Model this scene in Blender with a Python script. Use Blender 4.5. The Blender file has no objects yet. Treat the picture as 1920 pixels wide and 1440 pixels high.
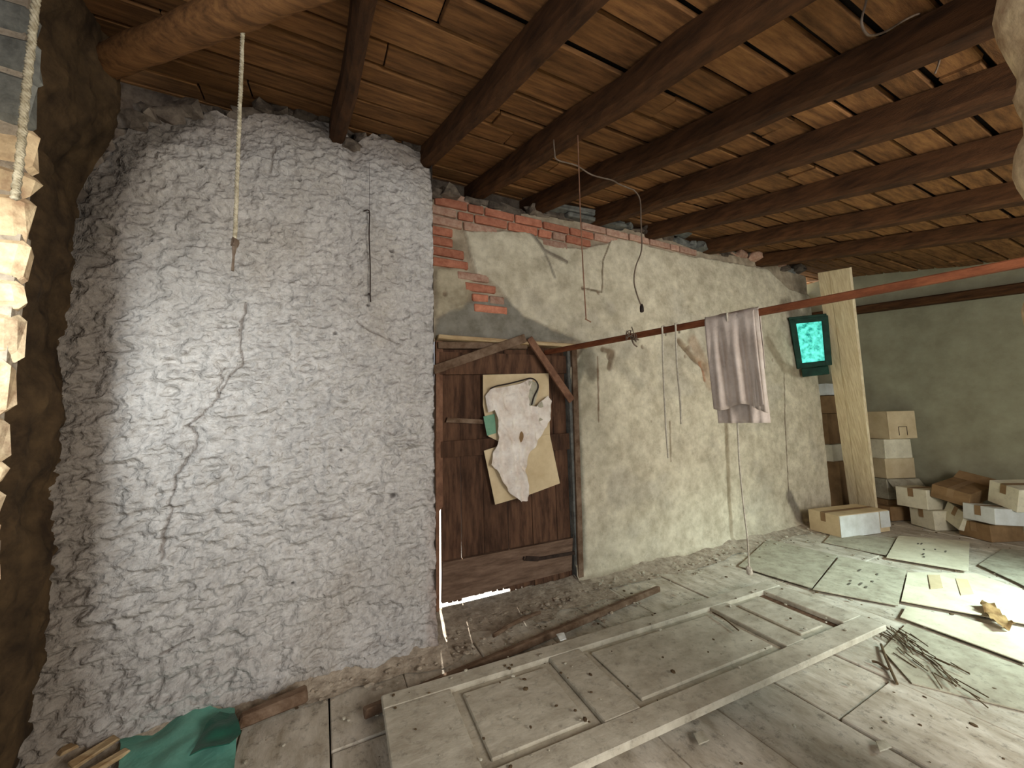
import bpy, math, random
import numpy as np
from mathutils import Vector, Matrix, noise as mnoise
from mathutils.geometry import delaunay_2d_cdt
random.seed(7)
C = bpy.context.scene.collection
S = bpy.context.scene
# ------------------------------------------------------------------ camera
F, H = 720.0, 1.3
def nrm(v): return v/np.linalg.norm(v)
def pixv(px, py): return np.array([(px-960)/F, -(py-720)/F, -1.0])
_up = nrm(pixv(740, -7200)); _y = nrm(pixv(604, 803)); _y = nrm(_y-_up*_y.dot(_up)); _x = np.cross(_y, _up)
R = np.array([_x, _y, _up])
cam = bpy.data.cameras.new('camera'); co = bpy.data.objects.new('camera', cam); C.objects.link(co)
cam.lens = 13.5; cam.sensor_width = 36; cam.clip_start = .02
m = Matrix(R.tolist()).to_4x4(); m.translation = (0, 0, H); co.matrix_world = m
S.camera = co
# ------------------------------------------------------------------ light
S.view_settings.view_transform = 'Standard'; S.view_settings.look = 'None'
S.view_settings.gamma = 1; S.view_settings.use_curve_mapping = False
S.view_settings.exposure = 0.0
w = bpy.data.worlds.new('sky'); S.world = w; w.use_nodes = True
w.node_tree.nodes['Background'].inputs[0].default_value = (.86, .93, 1.0, 1)
w.node_tree.nodes['Background'].inputs[1].default_value = 1.25
def lamp(name, kind, loc, target, energy, color, **k):
    l = bpy.data.lights.new(name, kind); o = bpy.data.objects.new(name, l); C.objects.link(o)
    o.location = loc; o.rotation_euler = (Vector(target)-Vector(loc)).to_track_quat('-Z', 'Y').to_euler()
    l.energy = energy; l.color = color
    for a, b in k.items(): setattr(l, a, b)
    return o
lamp('sun', 'SUN', (1, 9, 8), (.2, 5, 0), 16, (1, .97, .93), angle=.01)
lamp('window_light_left', 'AREA', (-.78, .66, 1.70), (-.64, 2.3, 1.38), 3.1, (.82, .92, 1.0), shape='RECTANGLE', size=.10, size_y=.3, spread=math.radians(66))
lamp('pier_fill_light', 'AREA', (-.86, .9, 1.8), (-.84, 1.62, 1.75), 1.05, (1, .88, .66), shape='RECTANGLE', size=.15, size_y=.5, spread=math.radians(100))  # added warm lamp that brightens the pier stones
lamp('window_light_right', 'AREA', (4.7, -.7, 1.75), (4.0, .5, 0), 38, (.74, 1.0, .98), shape='RECTANGLE', size=.5, size_y=.6, spread=math.radians(72))
lamp('back_fill_light', 'AREA', (1.8, -1.7, 1.75), (2.0, 2.3, .6), 122, (1.0, .96, .91), shape='RECTANGLE', size=1.6, size_y=1.2)  # added fill behind the camera, lifts floor and walls
# ------------------------------------------------------------------ helpers
def on(px, py, n, d):
    r = R@pixv(px, py); o = np.array([0, 0, H]); n = np.array(n, float); t = (d-n.dot(o))/n.dot(r)
    return Vector((o+t*r).tolist())
def onY(px, py, Y): return on(px, py, (0, 1, 0), Y)
def onZ(px, py, z=0.): return on(px, py, (0, 0, 1), z)
def onX(px, py, X): return on(px, py, (1, 0, 0), X)
def lin(c): return tuple(((v/255)/12.92 if v/255 <= .04045 else ((v/255+.055)/1.055)**2.4) for v in c)+(1,)
GRIMY = {'dusty_floorboard': .5, 'floor_dirt': .5, 'dusty_door_paint': .66, 'dusty_carton_sheet': .6, 'pale_cardboard': .82, 'lime_plaster': .8, 'white_linen': .8, 'dusty_cloth': .85}
def mat(name, c, c2=None, scale=8, rough=.9, bump=.3, stretch=(1, 1, 1), bscale=60, attr=False, rnd=.0, emit=None, trans=0, detail=8, alpha=1, spec=.2):
    m = bpy.data.materials.new(name); m.use_nodes = True; nt = m.node_tree; N = nt.nodes; L = nt.links
    b = N['Principled BSDF']; b.inputs['Roughness'].default_value = rough; b.inputs['Specular IOR Level'].default_value = spec
    tc = N.new('ShaderNodeTexCoord'); mp = N.new('ShaderNodeMapping'); mp.inputs['Scale'].default_value = stretch
    L.new(tc.outputs['Object'], mp.inputs[0])
    n1 = N.new('ShaderNodeTexNoise'); n1.inputs['Scale'].default_value = scale; n1.inputs['Detail'].default_value = detail; n1.inputs['Roughness'].default_value = .65
    L.new(mp.outputs[0], n1.inputs['Vector'])
    rp = N.new('ShaderNodeMapRange'); rp.inputs[1].default_value = .35; rp.inputs[2].default_value = .65
    L.new(n1.outputs[0], rp.inputs[0])
    mx = N.new('ShaderNodeMix'); mx.data_type = 'RGBA'
    mx.inputs[6].default_value = lin(c); mx.inputs[7].default_value = lin(c2 or c)
    L.new(rp.outputs[0], mx.inputs[0]); out = mx.outputs[2]
    if attr:
        at = N.new('ShaderNodeAttribute'); at.attribute_name = 'Col'
        mm = N.new('ShaderNodeMix'); mm.data_type = 'RGBA'; mm.blend_type = 'MULTIPLY'; mm.inputs[0].default_value = 1
        L.new(out, mm.inputs[6]); L.new(at.outputs['Color'], mm.inputs[7]); out = mm.outputs[2]
    if rnd:
        oi = N.new('ShaderNodeObjectInfo'); mr = N.new('ShaderNodeMapRange'); mr.inputs[3].default_value = 1-rnd; mr.inputs[4].default_value = 1+rnd
        L.new(oi.outputs['Random'], mr.inputs[0])
        mm = N.new('ShaderNodeMix'); mm.data_type = 'RGBA'; mm.blend_type = 'MULTIPLY'; mm.inputs[0].default_value = 1
        L.new(out, mm.inputs[6]); L.new(mr.outputs[0], mm.inputs[7]); out = mm.outputs[2]
    if name in GRIMY:
        n3 = N.new('ShaderNodeTexNoise'); n3.inputs['Scale'].default_value = 26; n3.inputs['Detail'].default_value = 9; n3.inputs['Roughness'].default_value = .75
        L.new(tc.outputs['Object'], n3.inputs['Vector']); r3 = N.new('ShaderNodeMapRange'); r3.inputs[1].default_value = .53; r3.inputs[2].default_value = .68; r3.inputs[3].default_value = 1.0; r3.inputs[4].default_value = GRIMY[name]
        L.new(n3.outputs[0], r3.inputs[0]); mm = N.new('ShaderNodeMix'); mm.data_type = 'RGBA'; mm.blend_type = 'MULTIPLY'; mm.inputs[0].default_value = 1
        L.new(out, mm.inputs[6]); L.new(r3.outputs[0], mm.inputs[7]); out = mm.outputs[2]
    L.new(out, b.inputs['Base Color'])
    if bump:
        n2 = N.new('ShaderNodeTexNoise'); n2.inputs['Scale'].default_value = bscale; n2.inputs['Detail'].default_value = 6
        L.new(mp.outputs[0], n2.inputs['Vector'])
        bp = N.new('ShaderNodeBump'); bp.inputs['Strength'].default_value = bump; bp.inputs['Distance'].default_value = .02 if name == 'rough_plaster' else .01
        L.new(n2.outputs[0], bp.inputs['Height']); L.new(bp.outputs[0], b.inputs['Normal'])
    if emit:
        L.new(out, b.inputs['Emission Color']); b.inputs['Emission Strength'].default_value = emit
    if alpha < 1: b.inputs['Alpha'].default_value = alpha
    return m
M = dict(
 plaster_l=mat('rough_plaster', (228, 224, 219), (198, 193, 187), 30, bump=1.0, bscale=42, attr=True),
 plaster_d=mat('lime_plaster', (238, 232, 218), (196, 188, 172), 9, bump=.4, bscale=50, attr=True),
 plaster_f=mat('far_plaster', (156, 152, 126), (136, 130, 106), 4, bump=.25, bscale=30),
 earth=mat('earthen_stone', (96, 78, 56), (58, 46, 34), 9, bump=.8, bscale=25, attr=True),
 stone=mat('warm_stone', (228, 205, 165), (165, 135, 105), 14, bump=.6, bscale=40, rnd=.25),
 stone_g=mat('grey_stone', (128, 128, 120), (84, 84, 80), 14, bump=.6, bscale=40, rnd=.25),
 rubble=mat('rubble', (120, 108, 94), (70, 60, 52), 12, bump=.6, rnd=.3),
 brick=mat('brick', (200, 134, 106), (166, 102, 78), 20, bump=.4, rnd=.22),
 brickp=mat('plastered_brick', (190, 158, 136), (160, 118, 98), 25, bump=.4, rnd=.15),
 board=mat('roof_board', (152, 108, 66), (98, 68, 42), 5, bump=.3, stretch=(1, 7, 7), rnd=.22),
 beam=mat('rafter_wood', (94, 62, 36), (56, 36, 20), 4, bump=.5, stretch=(6, 1, 6), rnd=.15),
 dark=mat('dark_void', (26, 20, 15), (16, 12, 9), 5, bump=0),
 floorb=mat('dusty_floorboard', (214, 205, 188), (168, 156, 136), 5, bump=.35, stretch=(2.2, 1, 2), bscale=34, rnd=.08),
 dust=mat('floor_dirt', (190, 176, 156), (142, 128, 110), 16, bump=.8, bscale=50),
 panel=mat('dusty_door_paint', (200, 193, 174), (166, 157, 138), 7, bump=.25, stretch=(1, 1.5, 1), bscale=40),
 doorw=mat('door_wood', (108, 78, 58), (62, 43, 32), 4, bump=.4, stretch=(6, 6, 1), rnd=.22),
 doorl=mat('door_ledge_wood', (140, 114, 94), (98, 76, 60), 5, bump=.4, stretch=(1, 6, 6), rnd=.1),
 woodl=mat('pale_wood', (206, 182, 142), (160, 130, 92), 5, bump=.3, stretch=(1, 6, 6)),
 woodb=mat('brace_wood', (134, 112, 92), (92, 70, 52), 6, bump=.3, stretch=(2, 6, 2)),
 woodr=mat('reddish_wood', (146, 108, 84), (108, 76, 58), 6, bump=.3, stretch=(2, 6, 2)),
 pole=mat('pole_wood', (138, 82, 52), (100, 56, 34), 4, bump=.2, stretch=(5, 1, 5)),
 plank=mat('pale_plank', (236, 220, 184), (204, 182, 142), 5, bump=.3, stretch=(4, 14, .8)),
 iron=mat('rusty_iron', (66, 50, 40), (40, 30, 24), 20, rough=.7, bump=.3),
 card=mat('cardboard', (216, 196, 158), (194, 172, 134), 5, bump=.1, rnd=.12),
 cardl=mat('pale_cardboard', (224, 216, 190), (200, 190, 162), 5, bump=.1, rnd=.08),
 cardw=mat('white_carton', (226, 228, 222), (202, 202, 192), 6, bump=.05, rnd=.05),
 cardb=mat('brown_cardboard', (148, 118, 82), (118, 92, 62), 5, bump=.1, rnd=.12),
 cardd=mat('dusty_carton_sheet', (184, 178, 156), (152, 144, 124), 8, bump=.15, rnd=.1),
 tape=mat('brown_tape', (150, 122, 88), (130, 100, 70), 5, bump=.05, rough=.5),
 cloth=mat('dusty_cloth', (222, 208, 194), (192, 176, 162), 9, bump=.15, bscale=120),
 linen=mat('white_linen', (244, 236, 224), (216, 200, 184), 9, bump=.15, bscale=120),
 clothl=mat('cloth_edge', (214, 202, 188), (188, 172, 156), 9, bump=.15, bscale=120),
 teal=mat('teal_plastic', (122, 182, 162), (90, 154, 134), 7, rough=.55, bump=.3, alpha=.93, spec=.4),
 teald=mat('dark_teal_plastic', (26, 104, 80), (16, 76, 60), 7, rough=.35, bump=.2, alpha=.95, spec=.5),
 rope=mat('hemp_rope', (206, 196, 170), (150, 138, 112), 60, bump=.3),
 cord=mat('white_cord', (214, 206, 186), (176, 166, 146), 40, bump=.2),
 wire=mat('dark_wire', (58, 46, 40), (38, 30, 26), 20, bump=0, rough=.6),
 gwire=mat('grey_cable', (128, 112, 96), (96, 80, 66), 20, bump=0, rough=.6),
 green=mat('dark_green_paint', (30, 66, 52), (20, 44, 34), 10, bump=.2, rough=.6),
 glow=mat('backlit_green_netting', (110, 240, 220), (16, 116, 104), 15, bump=0, emit=1.1),
 lgreen=mat('pale_green_plastic', (126, 168, 136), (100, 146, 118), 10, bump=0, rough=.5),
 print=mat('faded_ink', (112, 106, 92), (92, 86, 74), 10, bump=0),
 ground=mat('outdoor_ground', (226, 220, 206), (200, 194, 178), 3, bump=0),
 straw=mat('dry_stalks', (104, 86, 62), (70, 54, 38), 10, bump=0),
 leaf=mat('dry_leaf', (168, 138, 92), (116, 84, 50), 14, bump=.3),
 chip=mat('plaster_chips', (206, 200, 180), (150, 140, 120), 9, bump=.2, rnd=.2),
)
def tag(o, label=None, cat=None, group=None, kind=None):
    if label: o['label'] = label
    if cat: o['category'] = cat
    if group: o['group'] = group
    if kind: o['kind'] = kind
    return o
def wloc(p):
    v = Vector((0, 0, 0))
    while p: v += p.location; p = p.parent
    return v
def empty(name, loc, label=None, cat=None, group=None, kind=None):
    o = bpy.data.objects.new(name, None); C.objects.link(o); o.location = loc; o.empty_display_size = .1
    return tag(o, label, cat, group, kind)
def mesh(name, vs, fs, m, parent=None, loc=None, smooth=False, col=None):
    """vertices are given in world space"""
    off = wloc(parent) if parent else Vector(loc or (0, 0, 0))
    me = bpy.data.meshes.new(name)
    a = np.asarray([tuple(v) for v in vs] if not isinstance(vs, np.ndarray) else vs, float)-np.array(off)
    me.from_pydata(a.tolist(), [], fs); me.materials.append(M[m]); me.update()
    if smooth: me.polygons.foreach_set('use_smooth', [True]*len(me.polygons))
    if col is not None:
        at = me.color_attributes.new('Col', 'FLOAT_COLOR', 'POINT')
        at.data.foreach_set('color', np.concatenate([col, np.ones((len(col), 1))], 1).ravel())
    o = bpy.data.objects.new(name, me); C.objects.link(o)
    if parent: o.parent = parent
    else: o.location = off
    return o
class MB:
    def __init__(s): s.v = []; s.f = []
    def add(s, vs, fs):
        n = len(s.v); s.v += [Vector(v) for v in vs]; s.f += [tuple(i+n for i in f) for f in fs]; return s
    def box(s, c, size, rot=None, ch=.0, jit=0.):
        """chamfered box: centre, full size, 3x3 rotation, chamfer, jitter"""
        c = Vector(c); hx, hy, hz = [k/2 for k in size]; rot = rot or Matrix.Identity(3)
        jc = {}
        for sx in (-1, 1):
            for sy in (-1, 1):
                for sz in (-1, 1): jc[sx, sy, sz] = Vector([random.uniform(-jit, jit) for _ in range(3)])
        if ch <= 0:
            k = [(a, b, d) for a in (-1, 1) for b in (-1, 1) for d in (-1, 1)]
            vs = [rot@(Vector((a*hx, b*hy, d*hz))+jc[a, b, d])+c for a, b, d in k]
            return s.add(vs, [(0, 1, 3, 2), (4, 6, 7, 5), (0, 4, 5, 1), (2, 3, 7, 6), (0, 2, 6, 4), (1, 5, 7, 3)])
        ch = min(ch, hx*.6, hy*.6, hz*.6)
        ix = {}; vs = []
        for k in jc:
            for ax in range(3):
                p = Vector([k[i]*((hx, hy, hz)[i]-(0 if i == ax else ch)) for i in range(3)])+jc[k]
                ix[k, ax] = len(vs); vs.append(rot@p+c)
        fs = []
        for ax in range(3):
            o1, o2 = (ax+1) % 3, (ax+2) % 3
            for sg in (-1, 1):
                q = []
                for a, b in ((-1, -1), (1, -1), (1, 1), (-1, 1)):
                    k = [0]*3; k[ax] = sg; k[o1] = a; k[o2] = b; q.append(ix[tuple(k), ax])
                fs.append(tuple(q) if sg > 0 else tuple(q[::-1]))
            for a in (-1, 1):
                for b in (-1, 1):      # edge along ax, between the faces o1 and o2
                    k0 = [0]*3; k0[ax] = -1; k0[o1] = a; k0[o2] = b; k1 = list(k0); k1[ax] = 1
                    k0, k1 = tuple(k0), tuple(k1)
                    q = (ix[k0, o1], ix[k1, o1], ix[k1, o2], ix[k0, o2])
                    fs.append(q if a*b < 0 else q[::-1])
        for k in jc:
            q = (ix[k, 0], ix[k, 1], ix[k, 2]); fs.append(q if k[0]*k[1]*k[2] > 0 else q[::-1])
        return s.add(vs, fs)
    def tube(s, pts, r, n=7, cap=True, wob=0):
        pts = [Vector(p) for p in pts]; rr = r if isinstance(r, (list, tuple)) else [r]*len(pts); vs = []; fs = []
        u = None
        for i, p in enumerate(pts):
            t = (pts[min(i+1, len(pts)-1)]-pts[max(i-1, 0)]).normalized()
            if u is None: u = t.orthogonal().normalized()
            u = (u-t*u.dot(t)).normalized(); v = t.cross(u)
            for k in range(n):
                a = 2*math.pi*k/n; rad = rr[i]*(1+random.uniform(-wob, wob)); vs.append(p+(u*math.cos(a)+v*math.sin(a))*rad)
        for i in range(len(pts)-1):
            for k in range(n): fs.append((i*n+k, i*n+(k+1) % n, (i+1)*n+(k+1) % n, (i+1)*n+k))
        if cap: fs += [tuple(range(n))[::-1], tuple((len(pts)-1)*n+k for k in range(n))]
        return s.add(vs, fs)
    def rock(s, c, size, rot=None):
        c = Vector(c); rot = rot or Matrix.Rotation(random.uniform(0, 6.28), 3, 'Z'); o = random.uniform(0, 99)
        vs = []
        for v in ICO[0]:
            k = 1+.45*mnoise.noise(v*1.3+Vector((o, o, 0))); q = Vector([max(-.72, min(.72, t)) for t in v])*1.25*k
            vs.append(rot@Vector((q.x*size[0]/2, q.y*size[1]/2, q.z*size[2]/2))+c)
        return s.add(vs, ICO[1])
    def build(s, name, m, parent=None, loc=None, smooth=False): return mesh(name, s.v, s.f, m, parent, loc, smooth)
import bmesh
_b = bmesh.new(); bmesh.ops.create_icosphere(_b, subdivisions=1, radius=1); _b.verts.ensure_lookup_table()
ICO1 = ([v.co.copy() for v in _b.verts], [tuple(v.index for v in f.verts) for f in _b.faces]); _b.free()
_b = bmesh.new(); bmesh.ops.create_icosphere(_b, subdivisions=2, radius=1); _b.verts.ensure_lookup_table()
ICO = ([v.co.copy() for v in _b.verts], [tuple(v.index for v in f.verts) for f in _b.faces]); _b.free()
def rotz(a): return Matrix.Rotation(a, 3, 'Z')
def frame(a, b, side=Vector((0, 0, 1))):
    """rotation whose X axis runs a->b, Z near side"""
    x = (Vector(b)-Vector(a)).normalized(); z = (side-x*side.dot(x)).normalized(); y = z.cross(x)
    return Matrix((x, y, z)).transposed()
def bar(mb, a, b, wd, th, side=Vector((0, 0, 1)), ch=.003, jit=0):
    a, b = Vector(a), Vector(b); return mb.box((a+b)/2, ((b-a).length, wd, th), frame(a, b, side), ch, jit)
def smooth_path(pts, k=5):
    pts = [Vector(p) for p in pts]; out = []
    for i in range(len(pts)-1):
        p0 = pts[max(i-1, 0)]; p1 = pts[i]; p2 = pts[i+1]; p3 = pts[min(i+2, len(pts)-1)]
        for j in range(k):
            t = j/k; out.append(.5*((2*p1)+(p2-p0)*t+(2*p0-5*p1+4*p2-p3)*t*t+(3*p1-p0-3*p2+p3)*t**3))
    return out+[pts[-1]]
# numpy noise
def _h(ix, iy, s):
    n = (ix*374761393+iy*668265263+s*1442695041) & 0xffffffff
    n = ((n ^ (n >> 13))*1274126177) & 0xffffffff
    return ((n ^ (n >> 16)) & 0xffff)/65535.
def vn(x, y, s=0):
    ix = np.floor(x).astype(np.int64); iy = np.floor(y).astype(np.int64); fx = x-ix; fy = y-iy
    fx = fx*fx*(3-2*fx); fy = fy*fy*(3-2*fy)
    a = _h(ix, iy, s); b = _h(ix+1, iy, s); c = _h(ix, iy+1, s); d = _h(ix+1, iy+1, s)
    return (a+(b-a)*fx)*(1-fy)+(c+(d-c)*fx)*fy
def fbm(x, y, o=5, s=0):
    t = 0; a = .5; k = 1.
    for i in range(o): t = t+a*vn(x*k, y*k, s+i*17); a *= .5; k *= 2.03
    return t
def sst(a, b, x): t = np.clip((x-a)/(b-a), 0, 1); return t*t*(3-2*t)
def dline(X, Z, pts):
    d = np.full(X.shape, 1e9)
    for (x0, z0), (x1, z1) in zip(pts[:-1], pts[1:]):
        dx, dz = x1-x0, z1-z0; t = np.clip(((X-x0)*dx+(Z-z0)*dz)/(dx*dx+dz*dz+1e-12), 0, 1)
        d = np.minimum(d, np.hypot(X-x0-t*dx, Z-z0-t*dz))
    return d
def inpoly(X, Z, P):
    r = np.zeros(X.shape, bool); n = len(P)
    for i in range(n):
        x0, z0 = P[i]; x1, z1 = P[(i+1) % n]
        c = ((z0 > Z) != (z1 > Z)); r ^= c & (X < (x1-x0)*(Z-z0)/((z1-z0) or 1e-9)+x0)
    return r
def sdf(X, Z, P):      # negative inside
    d = dline(X, Z, P+[P[0]]); return np.where(inpoly(X, Z, P), -d, d)
def mixc(c, m, to): m = m[:, None]; return c*(1-m)+np.array(to)[None, :]*m
def sheet(name, poly, to3d, nrmv, m, parent=None, loc=None, res=.03, th=.004, amp=0., freq=6., fold=None, smooth=True):
    """a flat outline (2D, metres) filled with a fine mesh, bent along nrmv; has thickness"""
    P = []
    for i in range(len(poly)):
        a = Vector(poly[i]); b = Vector(poly[(i+1) % len(poly)]); k = max(1, int((b-a).length/res))
        for j in range(k): P.append(a.lerp(b, j/k))
    n = len(P); xs = [p.x for p in P]; ys = [p.y for p in P]; pts = list(P)
    gx = np.arange(min(xs), max(xs), res); gy = np.arange(min(ys), max(ys), res)
    A, B = np.meshgrid(gx, gy); A = A.ravel(); B = B.ravel()
    sd = sdf(A, B, [(p.x, p.y) for p in P])
    for a, b, d in zip(A, B, sd):
        if d < -res*.5: pts.append(Vector((a+random.uniform(-.2, .2)*res, b+random.uniform(-.2, .2)*res)))
    r = delaunay_2d_cdt(pts, [(i, (i+1) % n) for i in range(n)], [], 1, 1e-6)
    V, Fc = r[0], r[2]; nv = Vector(nrmv).normalized(); o = random.uniform(0, 50); top = []; bot = []
    for p in V:
        h = amp*2*mnoise.noise(Vector((p.x*freq, p.y*freq, o))) if amp else 0
        if fold: h += fold(p.x, p.y)
        q = Vector(to3d(p.x, p.y)); top.append(q+nv*(h+th)); bot.append(q+nv*h)
    fs = [tuple(f) for f in Fc]; N = len(V)
    e = {}
    for f in fs:
        for i in range(3):
            a, b = f[i], f[(i+1) % 3]; e[(a, b)] = 1
    side = []; ex_ = []
    for (a, b) in e:
        if (b, a) not in e:
            k = 2*N+len(ex_); ex_ += [top[b], top[a], bot[a], bot[b]]; side.append((k, k+1, k+2, k+3))
    return mesh(name, top+bot+ex_, fs+[tuple(i+N for i in f[::-1]) for f in fs]+side, m, parent, loc, smooth)
def pxsheetY(name, pxs, Y, m, parent=None, **k):      # a sheet hanging in a plane parallel to the long wall
    P = [onY(x, y, Y) for x, y in pxs]
    return sheet(name, [(p.x, p.z) for p in P], lambda a, b: (a, Y, b), (0, -1, 0), m, parent, **k)
def pxsheetZ(name, pxs, z, m, parent=None, **k):      # a sheet lying level
    P = [onZ(x, y, z) for x, y in pxs]
    return sheet(name, [(p.x, p.y) for p in P], lambda a, b: (a, b, z), (0, 0, 1), m, parent, **k)
# ------------------------------------------------------------------ geometry constants
YD, YL, XF, SL = 2.60, 2.29, 6.55, .22
def zb(Y): return 3.0-SL*(2.6-Y)       # underside of the rafters
# ------------------------------------------------------------------ floor
floor = mesh('floor', [(-1.6, -3, -.05), (7, -3, -.05), (7, 2.86, -.05), (-1.6, 2.86, -.05), (-1.6, -3, -.2), (7, -3, -.2), (7, 2.86, -.2), (-1.6, 2.86, -.2)],
             [(0, 1, 2, 3), (7, 6, 5, 4), (0, 4, 5, 1), (1, 5, 6, 2), (2, 6, 7, 3), (3, 7, 4, 0)], 'dark')
tag(floor, kind='structure')
xs = [-1.55, -1.1, -.72, -.3, .05, .4, .82, 1.25, 1.60, 1.99, 2.48, 2.86, 3.20, 3.62, 4.0, 4.48, 4.95, 5.4, 5.8, 6.2, 6.6, 7.0]
for i in range(len(xs)-1):
    x0, x1 = xs[i]+.003, xs[i+1]-.003
    cuts = [-2.6, random.uniform(-1.2, -.6), random.uniform(.55, 1.0) if i % 2 else random.uniform(1.7, 2.0), 2.62 if x1 > .6 else YL+.02]
    for y0, y1 in zip(cuts[:-1], cuts[1:]):
        mb = MB(); t = random.uniform(-.012, 0)
        mb.box(((x0+x1)/2, (y0+y1)/2, -.02+t), (x1-x0, y1-y0-.008, .04), Matrix.Rotation(random.uniform(-.008, .008), 3, 'Y'), .004, .003)
        mb.build('plank', 'floorb', floor)
# ------------------------------------------------------------------ roof
ceiling = empty('ceiling', (0, 0, 3), kind='structure')
a = math.atan(SL)
mb = MB(); yy0, yy1 = -3., 3.2
mb.box((2.7, (yy0+yy1)/2, zb((yy0+yy1)/2)+0.13+.028+.04), (9.2, (yy1-yy0)/math.cos(a), .06), Matrix.Rotation(a, 3, 'X'))
mb.build('roof_deck', 'dark', ceiling)
bl = [('A', (655, 240), (715, 0), .075), ('B', (832, 300), (1160, 0), .09), ('C', (950, 352), (1494, 31), .105), ('D', (1060, 385), (1650, 162), .12),
      ('E', (1210, 402), (1900, 200), .125), ('F', (1290, 438), (1900, 308), .125), ('G', (1395, 468), (1900, 390), .14), ('H', (1512, 492), (1920, 445), .14)]
blab = ['rafter meeting the rough grey wall above its middle', 'rafter just right of the rough grey wall corner', 'second rafter right of the wall corner, above the bare bricks',
        'rafter ending over the hanging bulb cable', 'rafter in the middle of the ceiling, right of the cable', 'third rafter from the far end wall',
        'second rafter from the far end wall, behind the pole', 'last dark rafter beside the far end wall']
bx = []
for (k, p, q, wd), lb in zip(bl, blab):
    P = on(*p, (0, -SL, 1), zb(0)); Q = on(*q, (0, -SL, 1), zb(0)); d = (Q-P)/(Q.y-P.y)
    yend = 2.42 if k == 'A' else 2.78
    e0 = P+d*(yend-P.y); e1 = P+d*(-1.6-P.y)
    mb = MB(); n = 14; vs = []; fs = []; hh = 0.13
    for i in range(n+1):
        c = e0.lerp(e1, i/n)+Vector((-wd/2, 0, 0)); jx, jz = random.uniform(-.008, .008), random.uniform(-.006, .006)
        w2 = wd/2+random.uniform(-.006, .006)
        for ox, oz in ((-w2+.02, 0), (w2-.02, 0), (w2, .022), (w2, hh), (-w2, hh), (-w2, .022)): vs.append(c+Vector((ox+jx, 0, oz+jz)))
    for i in range(n):
        for j in range(6): fs.append((i*6+j, i*6+(j+1) % 6, (i+1)*6+(j+1) % 6, (i+1)*6+j))
    fs += [(5, 4, 3, 2, 1, 0), tuple(n*6+j for j in range(6))]
    o = mesh('ceiling_beam', vs, fs, 'beam', loc=e0)
    tag(o, 'dark brown wooden '+lb, 'beam', 'roof rafters'); bx.append(e0.lerp(e1, .3).x)
# boards across the rafters
y = 3.2; r = 0
while y > -1.3:
    wd = random.uniform(.13, .2); yc = y-wd/2
    x = -1.7-random.uniform(0, .8)
    while x < 7:
        ln = random.uniform(1.0, 2.2); x1 = min(x+ln, 7.1)
        mb = MB(); mb.box(((x+x1)/2, yc, zb(yc)+0.13+.014+random.uniform(-.0, .012)), (x1-x-.006, wd-random.uniform(.012, .03), .022), Matrix.Rotation(a+random.uniform(-.03, .03), 3, 'X'), .003, .003)
        mb.build('board', 'board', ceiling); x = x1
    y -= wd
# short diagonal log at upper left
P, Q = onY(236, 118, 2.0), on(585, -12, (0, -SL, 1), zb(0)-.02)
P = on(236, 122, (0, -SL, 1), zb(0)-.03)
d = (Q-P); mb = MB(); pts = [P-d*.25, P, P+d*.35, P+d*.7, Q, Q+d*.6]
mb.tube(smooth_path([p+Vector((0, 0, .05)) for p in pts], 4), .06, 10, wob=.05)
tag(mb.build('ceiling_beam', 'board', loc=P, smooth=True), 'lighter orange-brown round log crossing the top left corner', 'beam', 'roof rafters')
# ------------------------------------------------------------------ rough grey wall (left half of the picture)
def wallgrid(X0, X1, ztop, step, zbot=-.03):
    nx = int((X1-X0)/step)+1; zm = 3.2; nz = int((zm-zbot)/step)+1
    xg = np.linspace(X0, X1, nx); t = np.linspace(0, 1, nz)
    X, T = np.meshgrid(xg, t, indexing='ij'); Z = zbot+T*(ztop(X)-zbot)
    idx = np.arange(nx*nz).reshape(nx, nz)
    f = np.stack([idx[:-1, :-1], idx[1:, :-1], idx[1:, 1:], idx[:-1, 1:]], -1).reshape(-1, 4)
    return X.ravel(), Z.ravel(), f.tolist(), nx, nz
def W(pts, Y): return [(onY(x, y, Y).x, onY(x, y, Y).z) for x, y in pts]
top = W([(60, 420), (130, 330), (170, 262), (215, 245), (250, 203), (330, 186), (400, 192), (440, 212), (500, 196), (560, 202), (640, 216), (662, 258), (700, 236), (760, 262), (812, 284)], YL)
tx = [p[0] for p in top]; tz = [p[1] for p in top]
ztl = lambda X: np.interp(X, tx, tz)+.03*(fbm(X*14, X*0+3, 3, 5)-.5)
XE = onY(815, 800, YL).x
X, Z, f, nx, nz = wallgrid(-1.15, XE, ztl, .0062)
wx = X+.03*(fbm(X*9, Z*9, 3, 61)-.5)
rid = fbm(X*7+Z*2.2, Z*26-X*3, 5, 1); big = fbm(X*2.2, Z*2.2, 3, 9); pit = fbm(X*24, Z*30, 3, 33)
amt = .35+.65*sst(2.4, 1.3, Z+.5*X)
lump = np.abs(fbm(X*11, Z*15, 4, 55)-.5)*2
disp = .065*(rid-.5)*amt+.045*(big-.5)+.045*np.abs(pit-.5)+.05*lump*(.35+.65*amt)
low = sst(.35, .0, Z); disp += -.06*low*(fbm(X*9, Z*9, 3, 4))
cr = [W([(455, 570), (446, 625), (452, 680), (420, 720), (395, 760), (345, 800)], YL), W([(345, 800), (365, 822), (352, 860), (328, 895), (318, 960), (306, 1000), (302, 1050)], YL),
      W([(420, 690), (400, 745)], YL), W([(663, 600), (690, 620), (722, 632), (745, 645)], YL), W([(515, 270), (507, 320)], YL), W([(735, 300), (768, 312), (810, 300)], YL), W([(300, 1230), (345, 1205), (362, 1195)], YL)]
c = np.tile(np.array([[.74, .728, .708]]), (len(X), 1))
c *= (.84+.3*fbm(X*5, Z*5, 4, 8))[:, None]
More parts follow.
